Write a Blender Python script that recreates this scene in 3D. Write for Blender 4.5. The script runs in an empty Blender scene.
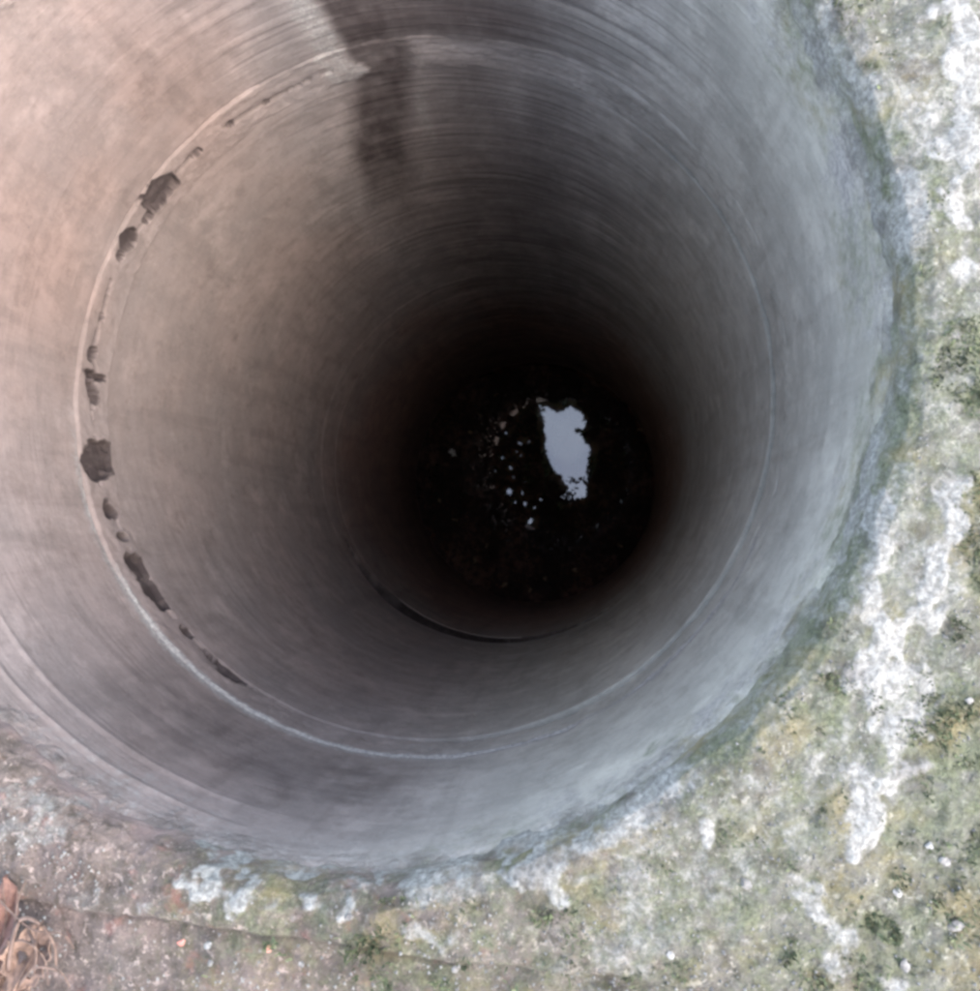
import bpy, bmesh, math, random
import numpy as np
from mathutils import Vector, Matrix
random.seed(7); rng = np.random.default_rng(11)
R_ = math.radians
S = bpy.context.scene
COL = S.collection

# ---------------------------------------------------------------- camera
CAM = np.array([.245, -.191, .726]); FOC = 850.0; LEAN = (-.122, .04)
F = np.array([LEAN[0], LEAN[1], -1.]); F /= np.linalg.norm(F)
X = np.cross(F, [0, 1, 0]); X /= np.linalg.norm(X); U = np.cross(X, F)
cd = bpy.data.cameras.new('camera'); cam = bpy.data.objects.new('camera', cd); COL.objects.link(cam)
M = Matrix(((X[0], U[0], -F[0]), (X[1], U[1], -F[1]), (X[2], U[2], -F[2]))).to_4x4()
M.translation = Vector(CAM); cam.matrix_world = M
cd.sensor_fit = 'HORIZONTAL'; cd.sensor_width = 36; cd.lens = FOC / 980 * 36
cd.clip_start = .02; cd.clip_end = 500
S.camera = cam

# ---------------------------------------------------------------- sky, sun, exposure
SUN_EL, SUN_AZ = 48, -28            # azimuth measured from +x towards +y
w = bpy.data.worlds.new('World'); S.world = w; w.use_nodes = True
nt = w.node_tree; bg = nt.nodes['Background']
sky = nt.nodes.new('ShaderNodeTexSky'); sky.sky_type = 'NISHITA'; sky.sun_disc = False
sky.sun_elevation = R_(SUN_EL); sky.sun_rotation = R_(90 - SUN_AZ)
sky.air_density = 1.0; sky.dust_density = 2.5
hs = nt.nodes.new('ShaderNodeHueSaturation'); hs.inputs['Saturation'].default_value = .75; hs.inputs['Value'].default_value = 2.0   # sky muted and brightened to lift its fill light against the sun
nt.links.new(sky.outputs[0], hs.inputs['Color'])
tc = nt.nodes.new('ShaderNodeTexCoord'); cn = nt.nodes.new('ShaderNodeTexNoise'); cn.inputs['Scale'].default_value = 7; cn.inputs['Detail'].default_value = 7
cr = nt.nodes.new('ShaderNodeMapRange'); cr.inputs[1].default_value = .49; cr.inputs[2].default_value = .68; cr.inputs[4].default_value = .4
cm = nt.nodes.new('ShaderNodeMix'); cm.data_type = 'RGBA'; cm.inputs[7].default_value = (8.0, 8.9, 10.2, 1)                    # broken white cloud
nt.links.new(tc.outputs['Generated'], cn.inputs[0]); nt.links.new(cn.outputs['Fac'], cr.inputs[0]); nt.links.new(cr.outputs[0], cm.inputs[0])
nt.links.new(hs.outputs[0], cm.inputs[6]); nt.links.new(cm.outputs[2], bg.inputs[0]); bg.inputs[1].default_value = .15
ld = bpy.data.lights.new('sun', 'SUN'); ld.energy = .5; ld.angle = R_(45); ld.color = (1, .82, .74)
sun = bpy.data.objects.new('sun', ld); COL.objects.link(sun)
sd = Vector((math.cos(R_(SUN_EL)) * math.cos(R_(SUN_AZ)), math.cos(R_(SUN_EL)) * math.sin(R_(SUN_AZ)), math.sin(R_(SUN_EL))))
sun.rotation_euler = sd.to_track_quat('Z', 'Y').to_euler(); sun.location = sd * 20
S.view_settings.view_transform = 'Standard'; S.view_settings.look = 'None'
S.view_settings.exposure = 2.22; S.view_settings.gamma = 1
S.cycles.max_bounces = 8; S.cycles.diffuse_bounces = 6
S.cycles.filter_width = 3.2                         # the photograph is soft

# ---------------------------------------------------------------- helpers
def ray(x, y):
    d = F + X * (x - 490) / FOC + U * (495.5 - y) / FOC
    return d / np.linalg.norm(d)
def flat(x, y, z=0.):
    """place on a level surface"""
    d = ray(x, y); t = (z - CAM[2]) / d[2]; return CAM + t * d
def on_wall(x, y, R=.5):
    d = ray(x, y); a = d[0]**2 + d[1]**2; b = 2 * (CAM[0]*d[0] + CAM[1]*d[1]); c = CAM[0]**2 + CAM[1]**2 - R*R
    t = (-b + math.sqrt(b*b - 4*a*c)) / 2 / a; P = CAM + t * d
    return math.degrees(math.atan2(P[1], P[0])), P[2]

def _h(i, j, k, s):
    n = (i.astype(np.uint32) * np.uint32(374761393) + j.astype(np.uint32) * np.uint32(668265263)
         + k.astype(np.uint32) * np.uint32(2147483647 - 1274126177) + np.uint32(s) * np.uint32(1442695041))
    n = (n ^ (n >> np.uint32(13))) * np.uint32(1274126177)
    n = (n ^ (n >> np.uint32(16))) * np.uint32(2246822519)
    return ((n ^ (n >> np.uint32(15))) & np.uint32(0xffff)).astype(np.float32) / 32767.5 - 1
def vnoise(p, s=0):
    f = np.floor(p); u = (p - f).astype(np.float32); u = u*u*(3 - 2*u); f = f.astype(np.int64)
    i, j, k = f[:, 0], f[:, 1], f[:, 2]
    def L(a, b, t): return a + (b - a) * t
    r = []
    for dk in (0, 1):
        x0 = L(_h(i, j, k+dk, s), _h(i+1, j, k+dk, s), u[:, 0]); x1 = L(_h(i, j+1, k+dk, s), _h(i+1, j+1, k+dk, s), u[:, 0])
        r.append(L(x0, x1, u[:, 1]))
    return L(r[0], r[1], u[:, 2])
def fbm(p, o=4, s=0):
    v = 0; a = 1; t = 0
    for q in range(o):
        v = v + a * vnoise(p * (2.03**q) + 17.3*q, s + q); t += a; a *= .52
    return v / t
def sm(a, b, x): t = np.clip((x - a) / (b - a), 0, 1); return t*t*(3 - 2*t)
def adiff(a, b): return (a - b + 180) % 360 - 180        # degrees

def blobs(P, lst, nz, rough=.55):
    """soft irregular patches: (px, py, rx, ry, tilt, strength) given where they lie on the level top"""
    out = np.zeros(len(P), np.float32); k = 1 / 1171.
    for (px, py, rx, ry, tl, st) in lst:
        c = flat(px, py); t = R_(tl); dx = P[:, 0] - c[0]; dy = P[:, 1] - c[1]
        a = (dx*math.cos(t) + dy*math.sin(t)) / (rx*k); b = (-dx*math.sin(t) + dy*math.cos(t)) / (ry*k)
        d = np.sqrt(a*a + b*b) + nz * rough
        out = np.maximum(out, st * (1 - sm(.35, 1.5, d)))
    return out

def mesh_obj(name, V, faces, mat, parent=None, smooth=True, attrs=None):
    me = bpy.data.meshes.new(name)
    V = np.asarray(V, np.float32); faces = np.asarray(faces, np.int32)
    n, k = faces.shape
    me.vertices.add(len(V)); me.vertices.foreach_set('co', V.ravel())
    me.loops.add(n*k); me.loops.foreach_set('vertex_index', faces.ravel())
    me.polygons.add(n); me.polygons.foreach_set('loop_start', np.arange(0, n*k, k, dtype=np.int32))
    me.polygons.foreach_set('use_smooth', np.full(n, smooth))
    me.update(calc_edges=True)
    for nm, val in (attrs or {}).items():
        a = me.attributes.new(nm, 'FLOAT', 'POINT'); a.data.foreach_set('value', np.asarray(val, np.float32))
    me.materials.append(mat); me.validate()
    o = bpy.data.objects.new(name, me); COL.objects.link(o); o.parent = parent
    return o
def tag(o, label=None, cat=None, group=None, kind=None):
    for k, v in (('label', label), ('category', cat), ('group', group), ('kind', kind)):
        if v: o[k] = v
    return o
def empty(name, loc=(0, 0, 0)):
    o = bpy.data.objects.new(name, None); o.location = loc; o.empty_display_size = .1; COL.objects.link(o); return o
def band(nth, ns, closed=False):
    """quads of a grid nth round x ns along the profile"""
    i = np.arange(nth)[:, None]; j = np.arange(ns if closed else ns - 1)[None, :]
    a = i*ns + j; b = ((i+1) % nth)*ns + j; j2 = (j+1) % ns
    c = ((i+1) % nth)*ns + j2; d = i*ns + j2
    b, c, d = [np.broadcast_to(q, (nth, j.shape[1])) for q in (b, c, d)]
    return np.stack([a, d, c, b], -1).reshape(-1, 4)

# ---------------------------------------------------------------- materials
def new_mat(name):
    m = bpy.data.materials.new(name); m.use_nodes = True; t = m.node_tree
    return m, t, t.nodes['Principled BSDF']
class G:
    def __init__(s, t): s.t = t
    def n(s, ty, **kw):
        o = s.t.nodes.new(ty)
        for k, v in kw.items(): setattr(o, k, v)
        return o
    def l(s, a, b): s.t.links.new(a, b)
    def coord(s, sc=(1, 1, 1), off=(0, 0, 0)):
        g = s.n('ShaderNodeNewGeometry'); m = s.n('ShaderNodeMapping'); s.l(g.outputs['Position'], m.inputs[0])
        m.inputs['Scale'].default_value = sc; m.inputs['Location'].default_value = off; return m.outputs[0]
    def noise(s, scale, detail=5, rough=.6, sc=(1, 1, 1), off=(0, 0, 0), dist=0):
        o = s.n('ShaderNodeTexNoise'); s.l(s.coord(sc, off), o.inputs[0])
        o.inputs['Scale'].default_value = scale; o.inputs['Detail'].default_value = detail
        o.inputs['Roughness'].default_value = rough; o.inputs['Distortion'].default_value = dist
        return o.outputs['Fac']
    def vor(s, scale, feature='F1'):
        o = s.n('ShaderNodeTexVoronoi', feature=feature); s.l(s.coord(), o.inputs[0]); o.inputs['Scale'].default_value = scale
        return o.outputs['Distance']
    def ramp(s, f, a, b, lo=0., hi=1.):
        o = s.n('ShaderNodeMapRange', interpolation_type='SMOOTHSTEP'); s.l(f, o.inputs[0])
        for i, v in zip((1, 2, 3, 4), (a, b, lo, hi)): o.inputs[i].default_value = v
        return o.outputs[0]
    def math(s, op, a, b=None):
        o = s.n('ShaderNodeMath', operation=op)
        for i, v in enumerate((a, b)):
            if v is None: continue
            if isinstance(v, (int, float)): o.inputs[i].default_value = v
            else: s.l(v, o.inputs[i])
        return o.outputs[0]
    def mix(s, f, a, b):
        o = s.n('ShaderNodeMix', data_type='RGBA')
        if isinstance(f, (int, float)): o.inputs[0].default_value = f
        else: s.l(f, o.inputs[0])
        for i, v in ((6, a), (7, b)):
            if isinstance(v, tuple): o.inputs[i].default_value = (*v, 1)
            else: s.l(v, o.inputs[i])
        return o.outputs[2]
    def attr(s, n): o = s.n('ShaderNodeAttribute', attribute_name=n); return o.outputs['Fac']
    def bump(s, h, dist, strength=1., prev=None):
        o = s.n('ShaderNodeBump'); s.l(h, o.inputs['Height']); o.inputs['Distance'].default_value = dist
        o.inputs['Strength'].default_value = strength
        if prev: s.l(prev, o.inputs['Normal'])
        return o.outputs[0]

def concrete(name, wall=False):
    """weathered cast concrete; attributes moss, lime lay real deposits; pink, stain_shade, side_light also paint in light and shade"""
    m, t, p = new_mat(name); g = G(t)
    big = g.noise(5, 4, .6); mid = g.noise(28, 6, .7); fine = g.noise(190, 5, .7); grit = g.noise(600, 3, .7)
    c = g.mix(g.ramp(big, .35, .65), (.30, .295, .29) if wall else (.17, .17, .16), (.38, .375, .37) if wall else (.22, .215, .21))
    c = g.mix(g.ramp(mid, .42, .62, 0, .55), c, (.25, .25, .245) if wall else (.12, .125, .11))
    c = g.mix(g.ramp(fine, .5, .7, 0, .35 if wall else .6), c, (.42, .42, .41))
    if wall:
        lines = g.noise(1, 4, .6, (6, 6, 75)); lines2 = g.noise(1, 3, .6, (12, 12, 240), (3, 1, 0))
        ribs = g.noise(1, 4, .6, (3, 3, 26), (7, 2, 4)); c = g.mix(g.math('MULTIPLY', g.ramp(ribs, .47, .6, 0, .6), g.attr('comb')), c, (.12, .115, .115))
        drip = g.noise(1, 5, .6, (26, 26, 2.2))
        c = g.mix(g.math('MULTIPLY', g.ramp(lines, .45, .7, 0, .8), g.attr('comb')), c, (.16, .15, .15))
        c = g.mix(g.ramp(lines2, .5, .75, 0, .05), c, (.42, .41, .405))
        c = g.mix(g.ramp(drip, .5, .66, 0, .3), c, (.19, .185, .18))
    else:
        sp = g.noise(95, 4, .75, off=(4, 2, 7))
        c = g.mix(g.ramp(sp, .52, .6, 0, .75), c, (.09, .09, .075))
        sp2 = g.noise(120, 4, .7, off=(1, 9, 2))
        c = g.mix(g.ramp(sp2, .57, .66, 0, .8), c, (.55, .55, .52))
        red = g.noise(45, 4, .6, off=(11, 3, 5))
        c = g.mix(g.math('MULTIPLY', g.ramp(red, .58, .70, 0, .45), g.attr('pink')), c, (.34, .17, .14))
    bl = g.noise(11, 6, .72, off=(5, 8, 3)); c = g.mix(g.ramp(bl, .5, .72, 0, .55), c, (.50, .49, .48) if wall else (.36, .355, .34))
    bd = g.noise(17, 6, .75, off=(9, 1, 6)); c = g.mix(g.ramp(bd, .52, .70, 0, .45), c, (.17, .16, .15) if wall else (.10, .10, .085))
    br = g.math('MULTIPLY', g.attr('pink'), g.ramp(big, .2, .7, .75, 1.))
    mul = g.n('ShaderNodeMix', data_type='RGBA', blend_type='MULTIPLY'); g.l(br, mul.inputs[0]); g.l(c, mul.inputs[6])
    mul.inputs[7].default_value = (.76, .57, .49, 1) if wall else (1.18, .93, .88, 1); c = mul.outputs[2]  # left wall warmed, and darkened in colour to even out the light
    mul = g.n('ShaderNodeMix', data_type='RGBA', blend_type='MULTIPLY'); g.l(g.attr('side_light'), mul.inputs[0]); g.l(c, mul.inputs[6])
    mul.inputs[7].default_value = (1.30, 1.29, 1.13, 1) if wall else (1, 1, .96, 1); c = mul.outputs[2]  # right side lightened in the colour to stand for light falling there
    dk = g.n('ShaderNodeMix', data_type='RGBA', blend_type='MULTIPLY'); dk.inputs[0].default_value = 1; g.l(c, dk.inputs[6]); dk.inputs[7].default_value = (.68, .66, .65, 1) if wall else (.52, .515, .485, 1); c = dk.outputs[2]
    if not wall:
        gz = g.n('ShaderNodeNewGeometry'); sz = g.n('ShaderNodeSeparateXYZ'); g.l(gz.outputs['Position'], sz.inputs[0])
        fz = g.ramp(g.math('ADD', sz.outputs[2], g.math('MULTIPLY', g.math('SUBTRACT', g.noise(16, 6, .7), .5), .16)), -.050, -.005, .8, 0)
        wcol = g.mix(g.ramp(big, .35, .65), (.205, .20, .195), (.265, .26, .25)); wcol = g.mix(g.ramp(bl, .5, .72, 0, .5), wcol, (.36, .355, .35)); wcol = g.mix(g.ramp(bd, .52, .7, 0, .4), wcol, (.13, .125, .12))
        for an, cc in (('pink', (.97, .72, .66, 1)), ('side_light', (1.24, 1.26, 1.12, 1))):
            k = g.n('ShaderNodeMix', data_type='RGBA', blend_type='MULTIPLY'); g.l(g.attr(an), k.inputs[0]); g.l(wcol, k.inputs[6]); k.inputs[7].default_value = cc; wcol = k.outputs[2]
        c = g.mix(fz, c, wcol)
    # moss
    mn = g.noise(60, 6, .75, off=(7, 7, 1)); mt = g.noise(260, 4, .7)
    mc = g.mix(g.ramp(mt, .35, .65), (.045, .055, .026), (.13, .145, .08))
    mc = g.mix(g.ramp(g.noise(14, 3), .45, .7, 0, .8), mc, (.20, .16, .07))
    mf = g.ramp(g.math('SUBTRACT', g.math('ADD', g.attr('moss'), mn), 1.), -.20, .22)
    c = g.mix(g.math('MULTIPLY', mf, .7), c, mc)
    # lime bloom
    ln = g.noise(75, 6, .75, off=(2, 5, 9)); lf = g.ramp(g.math('SUBTRACT', g.math('ADD', g.attr('lime'), ln), 1.), -.26, .22)
    c = g.mix(lf, c, g.mix(g.ramp(fine, .35, .65), (.145, .142, .128), (.29, .287, .265)) if not wall else g.mix(g.ramp(fine, .35, .65), (.17, .16, .15), (.30, .285, .26)))
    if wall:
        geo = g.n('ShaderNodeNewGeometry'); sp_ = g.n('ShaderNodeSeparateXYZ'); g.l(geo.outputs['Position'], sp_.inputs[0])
        deep_shade = g.ramp(g.math('ADD', sp_.outputs[2], g.math('MULTIPLY', g.noise(5, 5, .65, (1, 1, .5)), .9)), -1.0, -1.75)
        wm = g.n('ShaderNodeMix', data_type='RGBA', blend_type='MULTIPLY'); g.l(deep_shade, wm.inputs[0]); g.l(c, wm.inputs[6]); wm.inputs[7].default_value = (1.0, .76, .68, 1); c = wm.outputs[2]  # shaft darkening with depth put into the wall colour, browner below
        pit = g.ramp(g.vor(55), .10, .05); c = g.mix(g.math('MULTIPLY', pit, g.ramp(mid, .45, .6, 0, .55)), c, (.07, .06, .055))
    # dark wet earth in holes and drips, plus shade painted on the far wall
    sn = g.noise(50, 4, .6, off=(3, 3, 3), sc=(1, 1, .35) if wall else (1, 1, 1))
    sf = g.math('MULTIPLY', g.attr('stain_shade'), g.ramp(sn, .3, .6, .84, 1.))
    c = g.mix(sf, c, (.035, .026, .024))
    g.l(c, p.inputs['Base Color']); p.inputs['Roughness'].default_value = .88
    p.inputs['Specular IOR Level'].default_value = .25
    if wall:
        b = g.bump(g.math('MULTIPLY', lines, g.attr('comb')), .005); b = g.bump(lines2, .0004, prev=b); b = g.bump(mid, .002, prev=b); b = g.bump(fine, .0008, prev=b)
    else:
        b = g.bump(mid, .006); b = g.bump(fine, .0035, prev=b); b = g.bump(grit, .001, prev=b)
    g.l(b, p.inputs['Normal'])
    return m
def plain(name, a, b, scale, rough=.8, bump=.001, trans=0):
    m, t, p = new_mat(name); g = G(t); n = g.noise(scale, 5, .65)
    g.l(g.mix(g.ramp(n, .35, .65), a, b), p.inputs['Base Color']); p.inputs['Roughness'].default_value = rough
    if bump: g.l(g.bump(n, bump), p.inputs['Normal'])
    return m
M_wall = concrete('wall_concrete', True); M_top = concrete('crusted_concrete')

# ---------------------------------------------------------------- where the deposits lie on the level top
LIME = [(962, 60, 20, 110, -4, 1), (950, 190, 13, 70, 4, .9), (925, 130, 40, 60, 0, .55), (905, 250, 10, 70, 0, .5), (878, 560, 16, 75, -8, .8),
        (938, 555, 14, 60, -12, 1), (882, 640, 22, 60, -8, .95), (905, 700, 18, 55, -20, .7), (865, 812, 22, 48, -32, 1.1),
        (830, 915, 16, 50, 40, .75), (868, 968, 40, 18, -20, .9), (240, 895, 75, 17, -4, 1.0), (165, 905, 40, 8, 0, .6), (395, 878, 60, 10, 3, .75),
        (540, 866, 40, 12, 10, .9), (600, 838, 45, 8, 24, .7), (678, 790, 22, 6, 25, 1), (706, 826, 6, 18, 0, .9), (555, 888, 6, 18, 20, .7),
        (815, 610, 40, 30, 35, .62), (770, 700, 60, 25, 40, .5), (430, 935, 45, 10, -8, .6), (820, 800, 60, 40, 40, .5), (950, 330, 20, 60, 0, .45),
        (80, 900, 30, 12, 0, .45), (20, 820, 50, 25, 0, .5)]
MOSS = [(955, 365, 30, 48, 0, .8), (975, 520, 22, 70, 0, .85), (800, 720, 75, 45, 35, .66), (930, 740, 75, 70, 0, .68), (875, 925, 38, 18, -35, .95),
        (640, 905, 110, 60, 0, .6), (835, 70, 50, 80, 10, .55), (937, 195, 16, 40, 0, .75), (872, 460, 26, 90, 0, .55), (760, 820, 110, 60, 30, .55),
        (500, 885, 60, 25, 0, .55), (795, 960, 50, 40, 0, .6), (115, 905, 30, 14, 0, .55), (420, 885, 40, 14, 0, .5), (650, 850, 40, 20, 0, .5)]
def top_attrs(P):
    n = fbm(P * [22, 22, 22], 4, 3); n2 = fbm(P * [60, 60, 60], 3, 9)
    th = np.degrees(np.arctan2(P[:, 1], P[:, 0]))
    ns_ = fbm(P * [30, 30, 30] + 5*fbm(P*8, 2, 55)[:, None], 4, 56); lime = .86*blobs(P, LIME, n + 1.1*n2 + .9*ns_, 1.25)
    lime = np.maximum(lime, (.33 + .22*ns_ + .1*n2) * sm(75, 40, np.abs(adiff(th, -20))) * sm(.72, .6, np.hypot(P[:, 0], P[:, 1]))); moss = blobs(P, MOSS, n + .6*n2, 1.2)
    moss = np.maximum(moss, .47 + .22*n + .12*n2) * (1 - .55*sm(-.05, -.25, P[:, 0]))
    c = flat(0, 991); pink = sm(.55, -.05, P[:, 0] - .0) * 1.
    pink = np.clip(pink, 0, 1)
    return dict(lime=lime, moss=moss, pink=pink, side_light=sm(.1, .4, P[:, 0]))

# ---------------------------------------------------------------- uppermost ring: inner wall, worn lip, top
def lerp_profile(keys, n):
    keys = np.array(keys, float); d = np.r_[0, np.cumsum(np.hypot(*np.diff(keys[:, :2], axis=0).T) * keys[1:, 2])]
    s = np.linspace(0, d[-1], n); return np.interp(s, d, keys[:, 0]), np.interp(s, d, keys[:, 1])
def wall_attrs(P, th):
    z = P[:, 2]; n = fbm(P * [14, 14, 7], 4, 31); n2 = fbm(P * [40, 40, 40], 3, 5)
    pink = sm(108, 55, np.abs(adiff(th, 189)) + 5*n) * (.74 + .26*sm(60, 25, np.abs(adiff(th, 138)))*sm(-.6, -.3, z))
    pink = np.maximum(pink, .55 * sm(60, 100, th) * sm(170, 100, th))
    side_light = sm(95, 40, np.abs(adiff(th, -15)))
    fade = lambda a, b: sm(a, b, z)
    st = .95 * sm(8.5, 3, np.abs(adiff(th, 97.3 + 22*np.maximum(0, -z - .45)) + 2.2*n)) * fade(-1.15, -.7) * (.95 + .35*n2)        # dark run-off below the rim
    st = np.maximum(st, .6 * sm(22, 8, np.abs(adiff(th, 79)) + 5*n) * sm(-.44, -.50, z) * fade(-1.9, -.9) * (.6 + .5*n))  # shade on the far wall painted in below the joint
    st = np.maximum(st, .85 * sm(30, 8, np.abs(adiff(th, 84)) + 5*n) * sm(-.45, -.40, z))  # same painted shade continued above the joint
    st = np.maximum(st, .5 * sm(32, 12, np.abs(adiff(th, -112)) + 8*n) * sm(-.04, -.25, z) * sm(-.46, -.3, z) * (.8 + .7*n2))
    st = np.maximum(st, .08 * sm(50, 15, np.abs(adiff(th, -95)) + 6*n) * sm(-.5, -.6, z) * sm(-1.3, -.6, z))
    st = st * (1 - sm(4.2, 1.5, np.abs(adiff(th, 105)) + 1.6*n) * fade(-.6, -.45))
    lime = .52 * sm(4.6, .2, np.abs(adiff(th, 104.5)) + 1.6*n) * fade(-.56, -.40)
    lime = np.maximum(lime, .40 * sm(3.2, .5, np.abs(adiff(th, 93.5 - 8*(z + .68))) + 1.5*n) * sm(-.52, -.6, z) * fade(-.86, -.7))
    lime = np.maximum(lime, .36 * sm(3, .5, np.abs(adiff(th, 51.5)) + 1*n) * fade(-.55, -.45))
    moss = .55 * sm(14, 4, np.abs(adiff(th, 27)) + 5*n2) * sm(-.24, -.05, z) + .30 * sm(30, 8, np.abs(adiff(th, -42))) * sm(-.16, -.03, z)
    moss = np.maximum(moss, .5 * sm(14, 5, np.abs(adiff(th, -16)) + 4*n) * sm(-.2, -.08, z))
    lime = np.maximum(lime, (.42 + .5*n + .15*n2) * sm(75, 40, np.abs(adiff(th, -15))) * sm(-.20, -.04, z + .10*n))
    lime = np.maximum(lime, (.34 + .1*n2) * sm(50, 20, np.abs(adiff(th, -100))) * sm(-.22, -.08, z + .06*n))
    moss = np.maximum(moss, .50 * sm(13, 5, np.abs(adiff(th, 8)) + 4*n) * sm(-.30, -.12, z))
    moss = np.maximum(moss, (.50 - .5*n + .2*n2) * sm(75, 50, np.abs(adiff(th, -20))) * sm(-.18, -.03, z + .09*n2))
    comb = .06 + .62*sm(55, 15, np.abs(adiff(th, 80)) + 8*n) + .18*sm(45, 15, np.abs(adiff(th, -120)))
    return dict(comb=comb, pink=pink, side_light=side_light, stain_shade=np.clip(st, 0, 1), lime=lime, moss=moss)

well = []
def ring(label, top, bot, keys_top, off, nth, ns, lip):
    e = empty('well_ring', (off[0], off[1], bot)); tag(e, label, 'well ring', 'stacked concrete well rings')
    th = np.linspace(0, 2*math.pi, nth, endpoint=False); r, z = keys_top(ns)
    TH = np.repeat(th, ns); r = np.tile(r, nth); z = np.tile(z, nth)
    P = np.stack([r*np.cos(TH) + off[0], r*np.sin(TH) + off[1], z], 1); return e, TH, P, r, z
PI2 = 2*math.pi
def build_ring(label, top, bot, off, nth, ns, first=False):
    e = empty('well_ring', (off[0], off[1], bot)); tag(e, label, 'well ring', 'stacked concrete well rings')
    if first:
        keys = [(.615, -.43, 1), (.615, -.04, .15), (.603, -.03, 1), (.535, -.03, 1), (.515, -.035, 1), (.505, -.042, 1), (.5, -.055, 1), (.5, -.12, 1.3), (.5, bot + .01, 1), (.507, bot, 3), (.615, bot, .15)]
    else:
        keys = [(.6, bot, 1), (.6, top, .05), (.5008, top, .4), (.5, top - .0008, 12), (.5, top - .03, 7), (.5, top - .08, 1.5), (.5, bot + .03, 1), (.5, bot + .001, 6), (.5008, bot, 8), (.6, bot, .15)]
    r, z = lerp_profile(keys, ns)
    th = np.linspace(0, PI2, nth, endpoint=False); TH = np.repeat(th, ns); r = np.tile(r, nth); z = np.tile(z, nth)
    P = np.stack([r*np.cos(TH), r*np.sin(TH), z], 1); deg = np.degrees(TH)
    inner = (r < .512)
    rad = .0006*fbm(P * [5, 5, 60], 4, 1) + .002*fbm(P * [7, 7, 7], 3, 2) + .0002*fbm(P * [12, 12, 300], 2, 8)
    lines = sm(60, 20, np.abs(adiff(deg, 80))) * .0018 * fbm(P * [3, 3, 75], 3, 21)
    rad = rad + lines
    at = wall_attrs(P, deg)
    if first:
        topm = sm(-.07, -.02, z)
        ta = top_attrs(P)
        er = fbm(P * [16, 16, 16], 4, 44); er2 = fbm(P * [55, 55, 55], 4, 45)
        south = sm(100, 30, np.abs(adiff(deg, -70)))
        P0 = P * [1, 1, 0]; lift = 0 * topm * (.007*fbm(P0*16, 4, 44) + .0045*fbm(P0*55, 4, 45) + .004*ta['lime'])
        rad = rad + topm * sm(.56, .51, r) * .004
        z = z + lift * (z > -.2)
        # two worn form lines below the lip on the lower left
        for dz, a in ((-.10, .0028), (-.15, .002)):
            rad = rad - a * np.exp(-((z - dz + .006*fbm(P*[6,6,6],2,3))/.005)**2) * sm(35, 15, np.abs(adiff(deg, -130)))
        for k in at:
            if k in ta and k != 'stain_shade': at[k] = at[k]*(1 - topm) + np.maximum(ta[k], at[k]*.6)*topm
        kk = .15 + .85*sm(100, 60, np.abs(adiff(deg, -150)) + 25*fbm(P*6, 2, 70)); rad = rad + first * (z < bot + .03) * (r < .512) * (r > .5) * (r - .5) * (kk - 1)
        low = sm(bot + .045, bot + .005, z) * inner; rad = rad + low * .004 * fbm(P * [20, 20, 20], 3, 12)
        at['lime'] = np.maximum(at['lime'], low * .66 * sm(110, 60, np.abs(adiff(deg, -95))))
    r2 = r + rad
    P = np.stack([r2*np.cos(TH), r2*np.sin(TH), z - bot], 1)
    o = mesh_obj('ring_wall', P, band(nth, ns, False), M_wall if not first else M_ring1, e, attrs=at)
    return e
# the uppermost ring blends wall finish into crusted top through the same shader family
def ring_mix():
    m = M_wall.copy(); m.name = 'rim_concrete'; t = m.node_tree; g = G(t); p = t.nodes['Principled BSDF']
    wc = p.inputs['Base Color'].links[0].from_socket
    geo = g.n('ShaderNodeNewGeometry'); sep = g.n('ShaderNodeSeparateXYZ'); g.l(geo.outputs['Position'], sep.inputs[0])
    f = g.ramp(g.math('ADD', sep.outputs[2], g.math('MULTIPLY', g.math('SUBTRACT', g.noise(20, 4, .6), .5), .16)), -.075, -.015)
    sp = g.noise(95, 4, .75, off=(4, 2, 7)); c = g.mix(g.math('MULTIPLY', f, g.ramp(sp, .5, .64, 0, .3)), wc, (.09, .09, .075))
    sp2 = g.noise(120, 4, .7, off=(1, 9, 2)); c = g.mix(g.math('MULTIPLY', f, .45), c, (.10, .10, .09)); c = g.mix(g.math('MULTIPLY', f, g.ramp(sp2, .56, .7, 0, .6)), c, (.34, .35, .33))
    g.l(c, p.inputs['Base Color'])
    n = p.inputs['Normal'].links[0].from_socket
    b = g.bump(g.math('MULTIPLY', g.noise(70, 6, .75), f), .012, prev=n); g.l(b, p.inputs['Normal'])
    return m
M_ring1 = ring_mix()
J1, J2, WATER = -.425, -1.60, -2.82
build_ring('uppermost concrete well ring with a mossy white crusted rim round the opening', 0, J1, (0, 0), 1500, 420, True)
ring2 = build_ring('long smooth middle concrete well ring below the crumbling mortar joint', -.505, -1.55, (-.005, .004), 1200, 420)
ring3 = build_ring('deepest concrete well ring, dark and standing in the water', -1.68, -3.1, (-.005, .004), 700, 200)

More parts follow.
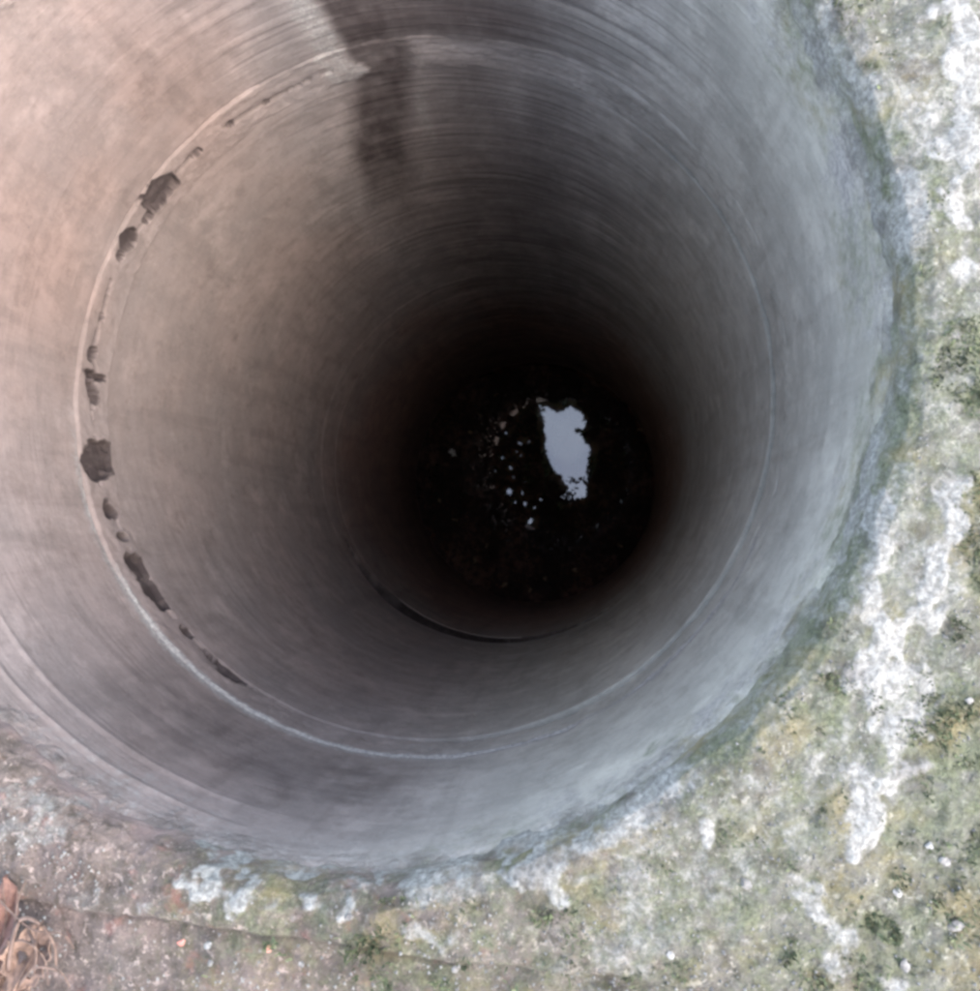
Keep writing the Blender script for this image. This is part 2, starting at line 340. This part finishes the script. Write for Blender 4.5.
# ---------------------------------------------------------------- mortar joints
HOLES = [(142, -.452, 3.0, 0.020), (146.5, -.458, 1.2, 0.010), (151.5, -.447, 1.6, 0.014), (154.5, -.445, .7, 0.009), (165, -.452, .8, 0.007),
         (178, -.455, 2.6, 0.017), (175.5, -.468, 1.0, 0.031), (172, -.448, 1.2, 0.010), (-170, -.462, 2.0, 0.029), (-167.5, -.452, 1.0, 0.014),
         (-160.5, -.470, 1.4, 0.019), (-156, -.472, .6, 0.010), (-150, -.478, 1.9, 0.024), (-148, -.50, 1.0, 0.037), (-145, -.478, 2.2, 0.020), (-142.5, -.482, 1.3, 0.019),
         (-136, -.488, 1.5, 0.012), (-132, -.49, 1.2, 0.009), (-126, -.494, 3.6, 0.022), (-129.5, -.486, 2.0, 0.012), (118, -.462, 1.0, 0.009), (125, -.454, .8, 0.007), (133, -.45, .9, 0.005)]
def mortar(parent, pz, zt, zb, off, nth, ns, holes, mat, proud=.004, seed=5):
    r, z = lerp_profile([(.53, zt + .001, 1), (.503, zt, 1), (.5 - proud, zt - (.004 if zt > -1 else .001), 2), (.5 - proud, zb + .003, 1), (.501, zb, 2), (.54, zb - .001, 1)], ns)
    th = np.linspace(0, PI2, nth, endpoint=False); TH = np.repeat(th, ns); r = np.tile(r, nth); z = np.tile(z, nth); deg = np.degrees(TH)
    P = np.stack([r*np.cos(TH), r*np.sin(TH), z], 1)
    n = fbm(P * [18, 18, 25], 4, seed); n2 = fbm(P * [70, 70, 70], 3, seed + 3)
    edge = fbm(P * [14, 14, .1], 4, seed + 7)
    hole = np.zeros(len(P)); dark = np.zeros(len(P))
    for (a, hz, da, dz) in holes:
        d = np.sqrt((adiff(deg, a)/da)**2 + ((z - hz)/dz)**2) + (1.35*n + .6*n2 if zt > -1 else .15*n)
        hole = np.maximum(hole, 1 - sm(.8, 1.05, d)); dark = np.maximum(dark, 1 - sm(.95, 1.25, d))
    if zt > -1: rad0 = proud * (1 - sm(100, 60, np.abs(adiff(deg, -160)) + 25*n)) * (r < .502)
    else: rad0 = 0
    hole = hole * sm(zb + .0001, zb + .0012, z)
    flush = .0006*fbm(P * [5, 5, 60], 4, 1) + .002*fbm(P * [7, 7, 7], 3, 2)
    rad = (rad0 + .003*n + .0015*n2 if zt > -1 else flush - .0005) + hole*(.013 if zt > -1 else .06)
    z2 = z
    r2 = r + rad
    at = wall_attrs(P, deg); at['stain_shade'] = np.maximum(at['stain_shade'], dark)
    patch = np.maximum(sm(4.2, 1.8, np.abs(adiff(deg, 104)) + 3*n), .75*sm(4, .6, np.abs(adiff(deg, 92.5)) + 3*n)) if zt > -1 else 0*n
    if zt > -1:
        hs_ = sorted((h[0] % 360, h[1]) for h in holes); zc = np.interp(deg % 360, [h[0] for h in hs_], [h[1] for h in hs_])
        crack = np.exp(-((z - zc + .006*n)/.0035)**2) * sm(80, 60, np.abs(adiff(deg, 176))) * sm(-.3, .0, n2 + n)
        at['stain_shade'] = np.maximum(at['stain_shade'], .9*crack); r2 = r2 + crack*.006
    at['lime'] = np.maximum(at['lime'], patch * .47); at['stain_shade'] = at['stain_shade'] * (1 - sm(4.2, 1.8, np.abs(adiff(deg, 104.5)) + 3*n))
    at['lime'] = np.maximum(at['lime'], .66 * sm(-.016, -.006, z - zt + .004*n) * (zt > -1) * sm(75, 50, np.abs(adiff(deg, -90))))
    if zt < -1: at['lime'] *= 0
    P = np.stack([r2*np.cos(TH) + off[0], r2*np.sin(TH) + off[1], z2 - pz], 1)
    o = mesh_obj('mortar_joint', P, band(nth, ns), mat, parent, attrs=at)
    return o
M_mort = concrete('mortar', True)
mortar(ring2, -1.55, -.418, -.502, (.005, -.004), 2600, 70, HOLES, M_mort, .002)
# lower joint: mortar washed out over the near left side
mortar(ring3, -3.1, -1.548, -1.6785, (.0, .0), 1200, 40, [(a, -1.615, 9, hz) for a, hz in ((-143, .02), (-136, .04), (-129, .06), (-122, .08), (-115, .09), (-108, .09), (-101, .085), (-94, .075), (-87, .065), (-80, .055), (-73, .045), (-66, .03), (-60, .02))], M_mort, .0, 15)

# ---------------------------------------------------------------- water
def water():
    m, t, p = new_mat('still_dark_water'); g = G(t)
    g.l(g.mix(g.ramp(g.noise(9, 4), .4, .65), (.03, .012, .009), (.13, .055, .038)), p.inputs['Base Color'])
    p.inputs['Roughness'].default_value = .015; p.inputs['IOR'].default_value = 1.72
    g.l(g.bump(g.noise(5, 1, .4), .0008), p.inputs['Normal'])
    n = 96; V = [(0, 0, 0)]; Fc = []
    for k, rr in enumerate((.15, .3, .45, .56)):
        for i in range(n): a = PI2*i/n; V.append((rr*math.cos(a), rr*math.sin(a), 0))
    Fc = [(0, 0, 1+i, 1+(i+1) % n) for i in range(n)]
    me = bpy.data.meshes.new('water'); fc = [(0, 1+i, 1+(i+1) % n) for i in range(n)]
    for k in range(3):
        b = 1 + k*n; fc += [(b+i, b+n+i, b+n+(i+1) % n, b+(i+1) % n) for i in range(n)]
    me.from_pydata(V, [], fc); me.materials.append(m)
    for q in me.polygons: q.use_smooth = True
    o = bpy.data.objects.new('water', me); COL.objects.link(o); o.location = (-.012, -.01, WATER); o.rotation_euler = (R_(WTILT), 0, 0)
    tag(o, kind='structure')
WTILT = 2.8
water()
WN = Vector((0, -math.sin(R_(WTILT)), math.cos(R_(WTILT))))

# ---------------------------------------------------------------- ground round the well
def ground():
    ri, zi = lerp_profile([(.512, -.155, 1), (.505, -.15, 1), (.4985, -.115, 1), (.4965, -.045, 1), (.4995, -.022, 1), (.507, -.008, 1), (.520, -.001, 1), (.540, 0, 1)], 110)
    rr = np.r_[ri, np.linspace(.5415, 1.02, 260), 1.02 + np.geomspace(.004, 59, 60)]; zz = np.r_[zi, np.zeros(320)]
    ns = len(rr); nth = 1600; th = np.linspace(0, PI2, nth, endpoint=False)
    TH = np.repeat(th, ns); r = np.tile(rr, nth); zz = np.tile(zz, nth); P = np.stack([r*np.cos(TH), r*np.sin(TH), zz], 1); deg = np.degrees(TH)
    e1 = fbm(P*[14, 14, 10], 4, 81); e2 = fbm(P*60, 3, 82); inner = sm(.54, .51, r) * (zz < .001)
    thin = sm(-.02, -.10, zz + .10*e1 + .035*e2 - .02) + sm(70, 40, np.abs(adiff(deg, 150)))*sm(-.0, -.04, zz)      # the crust thins out unevenly down the wall
    r = r + inner * (.0045*e1 + .0025*e2 + .010*np.clip(thin, 0, 1.4)); P[:, 0] = r*np.cos(TH); P[:, 1] = r*np.sin(TH)
    n = fbm(P * 9, 4, 61); n2 = fbm(P * 40, 4, 62); n3 = fbm(P * 110, 3, 63)
    at = top_attrs(P)
    z = .003 + .007*fbm(P*[16, 16, 0], 4, 44) + .0045*fbm(P*[55, 55, 0], 4, 45) + .004*at['lime'] + zz + sm(.6, .75, r)*(.008*n + .003*n3 - .006)
    # worn edge of the slab running below the well, lower slab beyond it
    a = flat(40, 905); b = flat(760, 1000); d = (b - a)[:2]; L = np.hypot(*d); nn = np.array([-d[1], d[0]]) / L
    s = (P[:, 0] - a[0])*nn[0] + (P[:, 1] - a[1])*nn[1] + .005*n + .003*n2
    along = ((P[:, 0] - a[0])*d[0] + (P[:, 1] - a[1])*d[1]) / L
    z = z - .010 * sm(.004, -.004, s) * sm(L + .05, L - .25, along)
    at['stain_shade'] = .6 * np.exp(-((s + .003)/.003)**2) * sm(-.3, .05, n) * sm(L, L - .3, along)
    at['stain_shade'] = np.maximum(at['stain_shade'], .4 * sm(.25, .5, fbm(P * 26, 4, 77)) * sm(-.1, .1, P[:, 0]))
    z = np.where(r > 1.1, z - .0, z)
    wa = wall_attrs(P, deg); low = sm(-.02, -.09, zz)
    for k in ('pink', 'side_light'): at[k] = at[k]*(1 - low) + wa[k]*low
    at['moss'] = np.maximum(at['moss'], inner * np.clip(.55 - .8*e1 + .35*e2, 0, .85) * sm(85, 50, np.abs(adiff(deg, -15))))
    at['lime'] = np.maximum(at['lime'], inner * np.clip(.50 + .75*e1 + .3*n2, 0, 1) * sm(90, 50, np.abs(adiff(deg, -30))))
    P[:, 2] = z
    # outer part only broadly uneven
    P[:, 2] = np.where(r > 1.3, -.012 + .03*fbm(P * .8, 2, 4), P[:, 2])
    o = mesh_obj('ground', P, band(nth, ns)[:, ::-1], M_top, None, attrs=at); tag(o, kind='structure')
    o['label'] = 'mossy crumbling concrete and earth round the well'
ground()

# ---------------------------------------------------------------- tree hanging over the well, and an added tree to shade it
def mirror_px(P):
    """where a high point is seen in the water, in photo pixels"""
    w0 = np.array([0, 0, WATER]); n = np.array(WN)
    d = (P - w0) @ n; Q = P - 2*d[:, None]*n
    v = Q - CAM; z = v @ F
    return 490 + FOC*(v @ X)/z, 495.5 - FOC*(v @ U)/z
GAP = np.array([(541, 402), (549, 402), (556, 408), (566, 404), (576, 408), (584, 416), (587, 430), (580, 437), (590, 446), (592, 460), (589, 478),
                (592, 490), (586, 500), (572, 504), (556, 499), (566, 489), (553, 480), (548, 468), (545, 440)], float)
GLINTS = [(512, 478, 2.6), (497, 470, 2.4), (515, 452, 2.6), (503, 458, 2.6), (526, 481, 2.6), (513, 500, 3), (528, 440, 2.2), (534, 508, 3), (527, 466, 2.2), (508, 432, 3), (499, 441, 3.2), (520, 455, 4), (510, 467, 4), (507, 491, 4.5), (520, 492, 4.5), (523, 503, 5), (532, 523, 5), (521, 441, 3), (516, 413, 2.5), (540, 497, 3), (503, 425, 2)]
def in_poly(x, y, poly):
    r = np.zeros(len(x), bool); j = len(poly) - 1
    for i in range(len(poly)):
        xi, yi = poly[i]; xj, yj = poly[j]
        c = ((yi > y) != (yj > y)) & (x < (xj - xi)*(y - yi)/(yj - yi + 1e-9) + xi); r ^= c; j = i
    return r
def leaf_mat():
    m, t, p = new_mat('leaf_green'); g = G(t)
    oi = g.noise(3, 3)
    g.l(g.mix(g.ramp(oi, .4, .6), (.03, .05, .015), (.055, .08, .028)), p.inputs['Base Color']); p.inputs['Roughness'].default_value = .55
    return m
M_leaf = leaf_mat(); M_bark = plain('bark', (.07, .055, .04), (.16, .13, .10), 14, .9, .01)
def tube(path, rads, n=8):
    V = []; Fc = []
    for i, (p, r) in enumerate(zip(path, rads)):
        d = (path[min(i+1, len(path)-1)] - path[max(i-1, 0)]).normalized(); a = d.orthogonal().normalized(); b = d.cross(a)
        for k in range(n): V.append(p + (a*math.cos(PI2*k/n) + b*math.sin(PI2*k/n)) * r)
    for i in range(len(path)-1):
        for k in range(n): Fc.append((i*n+k, i*n+(k+1) % n, (i+1)*n+(k+1) % n, (i+1)*n+k))
    return [tuple(v) for v in V], Fc
def tree(base, crown_c, crown_r, nleaf, seed, label, gap=False):
    rg = np.random.default_rng(seed); base = Vector(base); cc = Vector(crown_c)
    e = empty('tree', base); tag(e, label, 'tree')
    V, Fc = [], []
    def add(path, rads):
        v, f = tube(path, rads); k = len(V); V.extend(v); Fc.extend([tuple(q + k for q in x) for x in f])
    fork = base.lerp(cc, .55); fork.z = cc.z - crown_r[2]*.9
    add([base + Vector((0, 0, -.2)), base + Vector((.03, .02, .8)), base.lerp(fork, .6), fork], [.17, .13, .11, .09])
    tv, tf = list(V), list(Fc); V.clear(); Fc.clear()
    clumps = []
    for i in range(46):
        u = rg.normal(size=3); u /= np.linalg.norm(u); rr = rg.uniform(.25, .95)
        c = cc + Vector((u[0]*crown_r[0]*rr, u[1]*crown_r[1]*rr, u[2]*crown_r[2]*rr)); clumps.append(c)
        if i % 2 == 0:
            mid = fork.lerp(c, .5) + Vector((rg.normal()*.12, rg.normal()*.12, .15))
            sp = np.array([tuple(fork.lerp(mid, q)) for q in np.linspace(0, 1, 12)] + [tuple(mid.lerp(c, q)) for q in np.linspace(0, 1, 12)])
            if gap:
                x, y = mirror_px(sp); gc = GAP.mean(0)
                if in_poly(x, y, (GAP - gc)*1.35 + gc).any(): continue
            add([fork, mid, c], [.06, .03, .008])
    L = lambda vs: [tuple(Vector(v) - base) for v in vs]
    tr = bpy.data.meshes.new('trunk'); tr.from_pydata(L(tv), [], tf); tr.materials.append(M_bark)
    o = bpy.data.objects.new('trunk', tr); COL.objects.link(o); o.parent = e
    br = bpy.data.meshes.new('limb'); br.from_pydata(L(V), [], Fc); br.materials.append(M_bark)
    o = bpy.data.objects.new('limbs', br); COL.objects.link(o); o.parent = e
    ci = rg.integers(0, len(clumps), nleaf); ca = np.array([tuple(c) for c in clumps])
    P = ca[ci] + rg.normal(size=(nleaf, 3)) * np.array([.30, .30, .22])
    if gap:
        x, y = mirror_px(P); jx = x + fbm(P*5, 2, 3)*6; jy = y + fbm(P*5 + 50, 2, 4)*7
        bad = in_poly(jx, jy, GAP)
        for (gx, gy, gr) in GLINTS: bad |= (np.hypot(x - gx, y - gy) < gr*.62 + .5)
        for (gx, gy, gr) in ((563, 490, 6), (557, 478, 4), (577, 433, 3), (571, 497, 2.5)): bad &= ~((np.hypot(x - gx, (y - gy)*1.5) < gr) & (rg.random(nleaf) < .5))
        P = P[~bad]
    nl = len(P)
    a = rg.normal(size=(nl, 3)); a /= np.linalg.norm(a, axis=1)[:, None]; a[:, 2] *= .5
    b = np.cross(a, rg.normal(size=(nl, 3))); b /= np.linalg.norm(b, axis=1)[:, None]
    s = rg.uniform(.035, .06, nl)[:, None]
    if gap: s = s * .75
    Q = np.stack([P - a*s, P + b*s*.5, P + a*s, P - b*s*.5], 1).reshape(-1, 3) - np.array(base)
    mesh_obj('crown', Q, np.arange(nl*4).reshape(-1, 4), M_leaf, e, smooth=False)
tree((-2.6, 2.9, 0), (-.3, -.25, 4.7), (2.1, 1.9, .8), 130000, 3, 'leafy green tree leaning over the well, its crown mirrored in the water', True)
tree((.9, -3.4, 0), (.1, -2.0, 2.9), (1.5, .8, 1.5), 30000, 8, 'added unseen bushy tree beyond the lower edge of the slab, shading the well wall')  # added tree out of view, placed to block light from this side

# ---------------------------------------------------------------- small things
def top_h(P):
    P0 = P * [1, 1, 0]; r = np.hypot(P[:, 0], P[:, 1])
    return .007*fbm(P0*16, 4, 44) + .0045*fbm(P0*55, 4, 45) + sm(.6, .75, r)*(.008*fbm(P0*9, 4, 61) + .003*fbm(P0*110, 3, 63) - .006) - sm(.53, .505, r)*.006
def lump(name, size, seed, mat, parent=None, flatz=.6):
    bm = bmesh.new(); bmesh.ops.create_icosphere(bm, subdivisions=2, radius=1)
    rg = random.Random(seed); off = Vector((rg.random()*9, rg.random()*9, rg.random()*9))
    from mathutils import noise as mn
    for v in bm.verts:
        v.co *= 1 + .55*mn.noise(v.co*1.3 + off) + .25*mn.noise(v.co*3.1 + off); v.co = Vector((v.co.x*size[0], v.co.y*size[1], v.co.z*size[2]))
    me = bpy.data.meshes.new(name); bm.to_mesh(me); bm.free(); me.materials.append(mat)
    o = bpy.data.objects.new(name, me); COL.objects.link(o); o.parent = parent; return o
M_white = plain('lime_crumb', (.13, .13, .12), (.25, .245, .23), 160, .9, .001)
M_peb = plain('pebble_grey', (.09, .085, .08), (.22, .21, .19), 120, .85, .001)
M_red = plain('brick_crumb', (.34, .13, .10), (.48, .22, .17), 120, .9, .001)
PEB = [(208, 945, 4, 'w', 'small white crumb on the pinkish slab below the long white crust'),
       (178, 946, 3.5, 'r', 'reddish brick crumb left of the small white crumb on the pinkish slab'),
       (268, 948, 3.5, 'r', 'reddish brick crumb right of the small white crumb on the pinkish slab'),
       (210, 963, 3.5, 'g', 'grey pebble just below the small white crumb on the pinkish slab'),
       (300, 966, 4, 'g', 'grey pebble near the bottom edge right of the reddish brick crumbs'),
       (455, 968, 4, 'g', 'grey pebble near the middle of the bottom edge on the slab'),
       (898, 893, 4.5, 'w', 'pale crumb on the dark moss right of the lower white streak'),
       (930, 846, 4, 'w', 'pale crumb right of the big white lime patch at lower right'),
       (945, 862, 5, 'g', 'grey pebble below the pale crumb right of the big white lime patch'),
       (745, 880, 5, 'g', 'grey pebble on mossy concrete left of the lower white streak'),
       (960, 930, 6, 'g', 'largest grey pebble on the apron close to the lower right corner'),
       (905, 965, 5, 'g', 'grey pebble near the bottom edge left of the largest pebble'),
       (968, 700, 4, 'g', 'grey pebble by the right edge on the green moss above the corner'),
       (670, 952, 4, 'w', 'pale crumb near the bottom edge on mossy concrete below the well'),
       (350, 915, 4, 'g', 'grey pebble on the rim directly below the well opening')]
mats = dict(w=M_white, g=M_peb, r=M_red)
names = dict(w='white crumb of lime mortar lying on the concrete round the well', g='grey pebble lying on the concrete round the well', r='reddish brick crumb on the pinkish slab at lower left')
grp = dict(w='white mortar crumbs round the well', g='grey pebbles round the well', r='reddish crumbs on the slab')
for i, (x, y, s, k, lab) in enumerate(PEB):
    r = .85 * s / 1171; o = lump({'w': 'mortar_crumb', 'g': 'pebble', 'r': 'brick_crumb'}[k], (r*random.uniform(1.0, 1.6), r, r*.55), i, mats[k])
    c = flat(x, y); base = -.004 if y > 905 + (x - 40)*.132 + 6 else .002
    base = max(base, -.004)
    o.location = (c[0], c[1], base + r*.1 + float(top_h(np.array([[c[0], c[1], 0.]]))[0]) + .003); o.rotation_euler.z = random.random()*6
    tag(o, lab, {'w': 'crumb', 'g': 'pebble', 'r': 'crumb'}[k], grp[k])

# gravel-like grit and moss tufts: nobody could count them
def scatter_grit():
    n = 16000; th = rng.uniform(R_(-135), R_(40), n); r = rng.uniform(.515, .95, n)
    P = np.stack([r*np.cos(th), r*np.sin(th), 0*r], 1); d = fbm(P*20, 3, 90); keep = (d + rng.normal(size=n)*.2 > .05); P = P[keep]; n = len(P)
    P[:, 2] = .004 + top_h(P); s = rng.uniform(.0007, .0024, n)
    base = np.array([(1, 0, 0), (-.5, .86, 0), (-.5, -.86, 0), (.1, 0, .9), (.2, .1, -.9)]); Fb = np.array([(0, 1, 3), (1, 2, 3), (2, 0, 3), (1, 0, 4), (2, 1, 4), (0, 2, 4)])
    a = rng.uniform(0, PI2, n); ca, sa = np.cos(a), np.sin(a)
    B = np.stack([ca[:, None]*base[:, 0] - sa[:, None]*base[:, 1], sa[:, None]*base[:, 0] + ca[:, None]*base[:, 1], np.broadcast_to(base[:, 2], (n, 5))], -1)
    V = P[:, None] + B*s[:, None, None]; Fc = (Fb[None] + 5*np.arange(n)[:, None, None]).reshape(-1, 3)
    o = mesh_obj('grit', V.reshape(-1, 3), Fc, M_peb, smooth=False); tag(o, 'loose grit and mortar grains strewn over the concrete round the well', 'grit', kind='stuff')
scatter_grit()
def scatter_moss():
    n = 220000; th = rng.uniform(R_(-125), R_(40), n); r = rng.uniform(.51, .95, n)
    P = np.stack([r*np.cos(th), r*np.sin(th), 0*r], 1); a = top_attrs(P)
    d = a['moss'] + .35*fbm(P*45, 3, 91); keep = d + rng.normal(size=n)*.06 > .72; P = P[keep]; n = len(P)
    P[:, 2] = .002 + top_h(P)
    L = rng.uniform(.003, .008, n)[:, None]; wd = rng.uniform(.0006, .0013, n)[:, None]
    up = np.stack([rng.normal(size=n)*.6, rng.normal(size=n)*.6, np.ones(n)], 1); up /= np.linalg.norm(up, axis=1)[:, None]
    sd_ = np.cross(up, rng.normal(size=(n, 3))); sd_ /= np.linalg.norm(sd_, axis=1)[:, None]
    V = np.stack([P - sd_*wd, P + sd_*wd, P + up*L + sd_*wd*.5, P + up*L - sd_*wd*.5], 1).reshape(-1, 3)
    m, t, p = new_mat('moss'); g = G(t)
    g.l(g.mix(g.ramp(g.noise(35, 4), .4, .65), (.035, .045, .018), (.12, .14, .07)), p.inputs['Base Color']); p.inputs['Roughness'].default_value = .9
    o = mesh_obj('moss', V, np.arange(n*4).reshape(-1, 4), m, smooth=False); tag(o, 'short olive green moss growing on the crusted rim and apron', 'moss', kind='stuff')
scatter_moss()

# dry leaves and stalks in the lower left corner
M_dry = plain('dry_leaf_brown', (.09, .055, .04), (.22, .14, .10), 90, .8, .001)
M_rust = plain('dry_leaf_rust', (.09, .045, .035), (.17, .09, .065), 90, .8, .001)
M_stalk = plain('dry_stalk', (.07, .042, .03), (.16, .105, .08), 60, .85, .001)
def dry_leaf(px, py, L, W, rz, curl, holes, mat, label, z=-.018, tilt=(.1, .1)):
    nu, nv = 40, 26; V = []; ok = []
    for i in range(nu+1):
        u = i/nu; hw = W * math.sin(math.pi*min(1, u*.97+.02))**.75 * (1 + .10*math.sin(u*31) + .05*math.sin(u*57+1))
        for j in range(nv+1):
            v = j/nv*2 - 1; x = (u-.5)*L; a = v*curl
            y = hw*math.sin(a)/max(curl, .1); z_ = hw*(1-math.cos(a))/max(curl, .1)*.9 + .004*math.sin(u*9+v*3) + .010*(u-.5)**2/.25
            z_ += .0012*math.sin(abs(v)*9 - u*26)
            V.append((x, y, z_))
            ok.append(any(((u-hu)/ru)**2 + ((v-hv)/rv)**2 < 1 + .3*math.sin(7*math.atan2(v-hv, u-hu)) for hu, hv, ru, rv in holes))
    Fc = []
    for i in range(nu):
        for j in range(nv):
            q = (i*(nv+1)+j, (i+1)*(nv+1)+j, (i+1)*(nv+1)+j+1, i*(nv+1)+j+1)
            if not all(ok[k] for k in q): Fc.append(q)
    e = empty('dry_leaf'); c = flat(px, py, z); e.location = c; e.rotation_euler = (tilt[0], tilt[1], rz)
    tag(e, label, 'leaf')
    me = bpy.data.meshes.new('leaf_blade'); me.from_pydata(V, [], Fc); me.materials.append(mat)
    for p_ in me.polygons: p_.use_smooth = True
    o = bpy.data.objects.new('leaf_blade', me); COL.objects.link(o); o.parent = e
    so = o.modifiers.new('thick', 'SOLIDIFY'); so.thickness = .0007
    v, f = tube([Vector(((u-.5)*L, 0, .0012 + .010*(u-.5)**2/.25 + .004*math.sin(u*9))) for u in np.linspace(-.28, 1, 16)], np.linspace(.0013, .0005, 16), 6)
    me = bpy.data.meshes.new('midrib'); me.from_pydata([tuple(q) for q in v], [], f); me.materials.append(M_stalk)
    o = bpy.data.objects.new('midrib', me); COL.objects.link(o); o.parent = e
dry_leaf(32, 955, .066, .026, 1.2, 1.25, [(.35, -.35, .10, .22), (.42, .35, .11, .20), (.68, .1, .09, .20), (.62, -.6, .06, .12)], M_dry, 'curled brown dry leaf with dark holes in the lower left corner', .006)
dry_leaf(4, 925, .09, .016, 1.5, .8, [], M_rust, 'narrow reddish brown dry leaf at the left edge beside the holed leaf', .008)
dry_leaf(10, 985, .05, .018, .3, .9, [], M_dry, 'small dull brown dry leaf tucked under the holed leaf', .004)
def stalk(pts, r, label):
    P = [Vector(flat(x, y, z + .014)) for x, y, z in pts]; Q = []
    for i in range(len(P)-1):
        p0, p1, p2, p3 = P[max(i-1, 0)], P[i], P[i+1], P[min(i+2, len(P)-1)]
        for k in range(6):
            t = k/6; Q.append(.5*((2*p1) + (p2-p0)*t + (2*p0-5*p1+4*p2-p3)*t*t + (3*p1-p0-3*p2+p3)*t**3))
    Q.append(P[-1]); b = P[0].copy(); v, f = tube([q - b for q in Q], np.linspace(r, r*.4, len(Q)), 6)
    me = bpy.data.meshes.new('dry_stalk'); me.from_pydata([tuple(q) for q in v], [], f); me.materials.append(M_stalk)
    for p_ in me.polygons: p_.use_smooth = True
    o = bpy.data.objects.new('dry_stalk', me); COL.objects.link(o); o.location = b; tag(o, label, 'stalk')
stalk([(8, 990, -.01), (10, 955, .004), (20, 920, .008), (40, 924, .008), (54, 945, .004), (56, 965, -.008)], .0024, 'thick tan dry stalk looped over the holed leaf in the corner')
stalk([(2, 975, -.005), (14, 930, .004), (18, 900, .0), (26, 880, -.008)], .0014, 'thin straight tan stalk rising past the left of the looped stalk')
stalk([(28, 930, 0), (36, 950, .012), (34, 975, 0)], .0015, 'short pale stalk lying across the holes of the curled leaf')

stalk([(0, 900, 0), (14, 915, .004), (34, 930, .008), (62, 934, .004), (74, 948, -.01)], .0012, 'thin brown stalk arching right over the top of the holed leaf')
stalk([(0, 950, 0), (22, 940, .008), (44, 958, .010), (48, 985, 0)], .0011, 'thin dark stalk crossing the middle of the holed leaf')
stalk([(16, 991, 0), (34, 968, .010), (60, 972, .004), (70, 988, -.01)], .0012, 'thin stalk along the bottom edge right of the holed leaf')
# flecks floating on the water
M_fleck = plain('pale_fleck', (.55, .52, .46), (.8, .77, .7), 40, .6, 0)
M_wleaf = plain('drowned_leaf', (.10, .06, .035), (.24, .15, .08), 40, .6, 0)
def on_water(x, y):
    d = ray(x, y); n = np.array(WN); t = ((np.array([-.012, -.01, WATER]) - CAM) @ n) / (d @ n); return CAM + t*d
FL = [(453, 453, .020, 'p', 'whitish fleck floating alone at the left of the dark water'), (470, 432, .012, 'l', None), (440, 500, .014, 'l', None), (475, 560, .016, 'l', None), (455, 520, .012, 'l', None),
      (487, 545, .012, 'l', None), (505, 585, .014, 'l', None), (530, 590, .012, 'l', None), (545, 578, .013, 'l', None), (480, 415, .012, 'l', None), (496, 395, .012, 'l', None), (620, 545, .012, 'l', None), (575, 570, .014, 'l', None), (640, 430, .012, 'l', None)]
for i, (x, y, s, k, lab) in enumerate(FL):
    n = 14; rg = random.Random(i); V = [(0, 0, .004)]; V += [(s*(1+.3*rg.random())*math.cos(PI2*j/n), s*.6*(1+.3*rg.random())*math.sin(PI2*j/n), .001) for j in range(n)]
    me = bpy.data.meshes.new('floating_leaf'); me.from_pydata(V, [], [(0, 1+j, 1+(j+1) % n) for j in range(n)]); me.materials.append(M_fleck if k == 'p' else M_wleaf)
    o = bpy.data.objects.new('floating_leaf' if k == 'l' else 'floating_fleck', me); COL.objects.link(o); o.location = on_water(x, y); o.location.z += .002; o.rotation_euler = (R_(WTILT), 0, rg.random()*6)
    tag(o, lab or 'small brown leaf scrap floating on the dark water at the bottom', 'fleck' if k == 'p' else 'leaf', None if lab else 'leaf scraps floating on the water')

# added dark leaf litter hiding wall reflections on most of the water: nobody could count it
def litter():
    n = 26000; a = rng.uniform(0, PI2, n); r = .5*np.sqrt(rng.uniform(0, 1, n)); w0 = np.array([-.012, -.01, WATER]); wn = np.array(WN)
    ux = np.array([1., 0, 0]); uy = np.cross(wn, ux); P = w0 + np.outer(r*np.cos(a), ux) + np.outer(r*np.sin(a), uy)
    v = P - CAM; z = v @ F; x = 490 + FOC*(v @ X)/z; y = 495.5 - FOC*(v @ U)/z
    gc = GAP.mean(0); big = (GAP - gc)*np.array([1.25, 1.12]) + gc
    nz = fbm(P*14, 3, 33)
    open_ = in_poly(x + 4*nz, y + 4*fbm(P*14 + 9, 3, 34), big)
    for (gx, gy, gr) in GLINTS: open_ |= np.hypot(x - gx, y - gy) < gr + 2.0
    open_ &= ~((y > 476) & (x > 548) & (rng.random(len(x)) < .45*(fbm(P*40, 2, 35) > 0)))
    P = P[~open_] + wn*rng.uniform(.001, .005, (~open_).sum())[:, None]; n = len(P)
    t = rng.uniform(0, PI2, n); s1 = rng.uniform(.004, .011, n)[:, None]; s2 = s1*rng.uniform(.35, .8, n)[:, None]
    d1 = np.cos(t)[:, None]*ux + np.sin(t)[:, None]*uy + rng.normal(size=(n, 1))*.12*wn; d2 = -np.sin(t)[:, None]*ux + np.cos(t)[:, None]*uy + rng.normal(size=(n, 1))*.2*wn
    V = np.stack([P - d1*s1, P + d2*s2, P + d1*s1, P - d2*s2], 1).reshape(-1, 3)
    m, tt, p = new_mat('added_leaf_litter'); g = G(tt)
    c = g.mix(g.ramp(g.noise(40, 4), .42, .62), (.035, .016, .012), (.11, .055, .04)); c = g.mix(g.ramp(g.noise(7, 4), .42, .6), (.02, .010, .008), c)
    g.l(c, p.inputs['Base Color']); p.inputs['Roughness'].default_value = .75; p.inputs['Specular IOR Level'].default_value = .25
    o = mesh_obj('added_leaf_litter', V, np.arange(n*4).reshape(-1, 4), m, smooth=False); tag(o, 'added dark leaf litter covering wall reflections on the water at the bottom', 'leaf litter', kind='stuff')
litter()  # added leaf litter hiding wall reflections
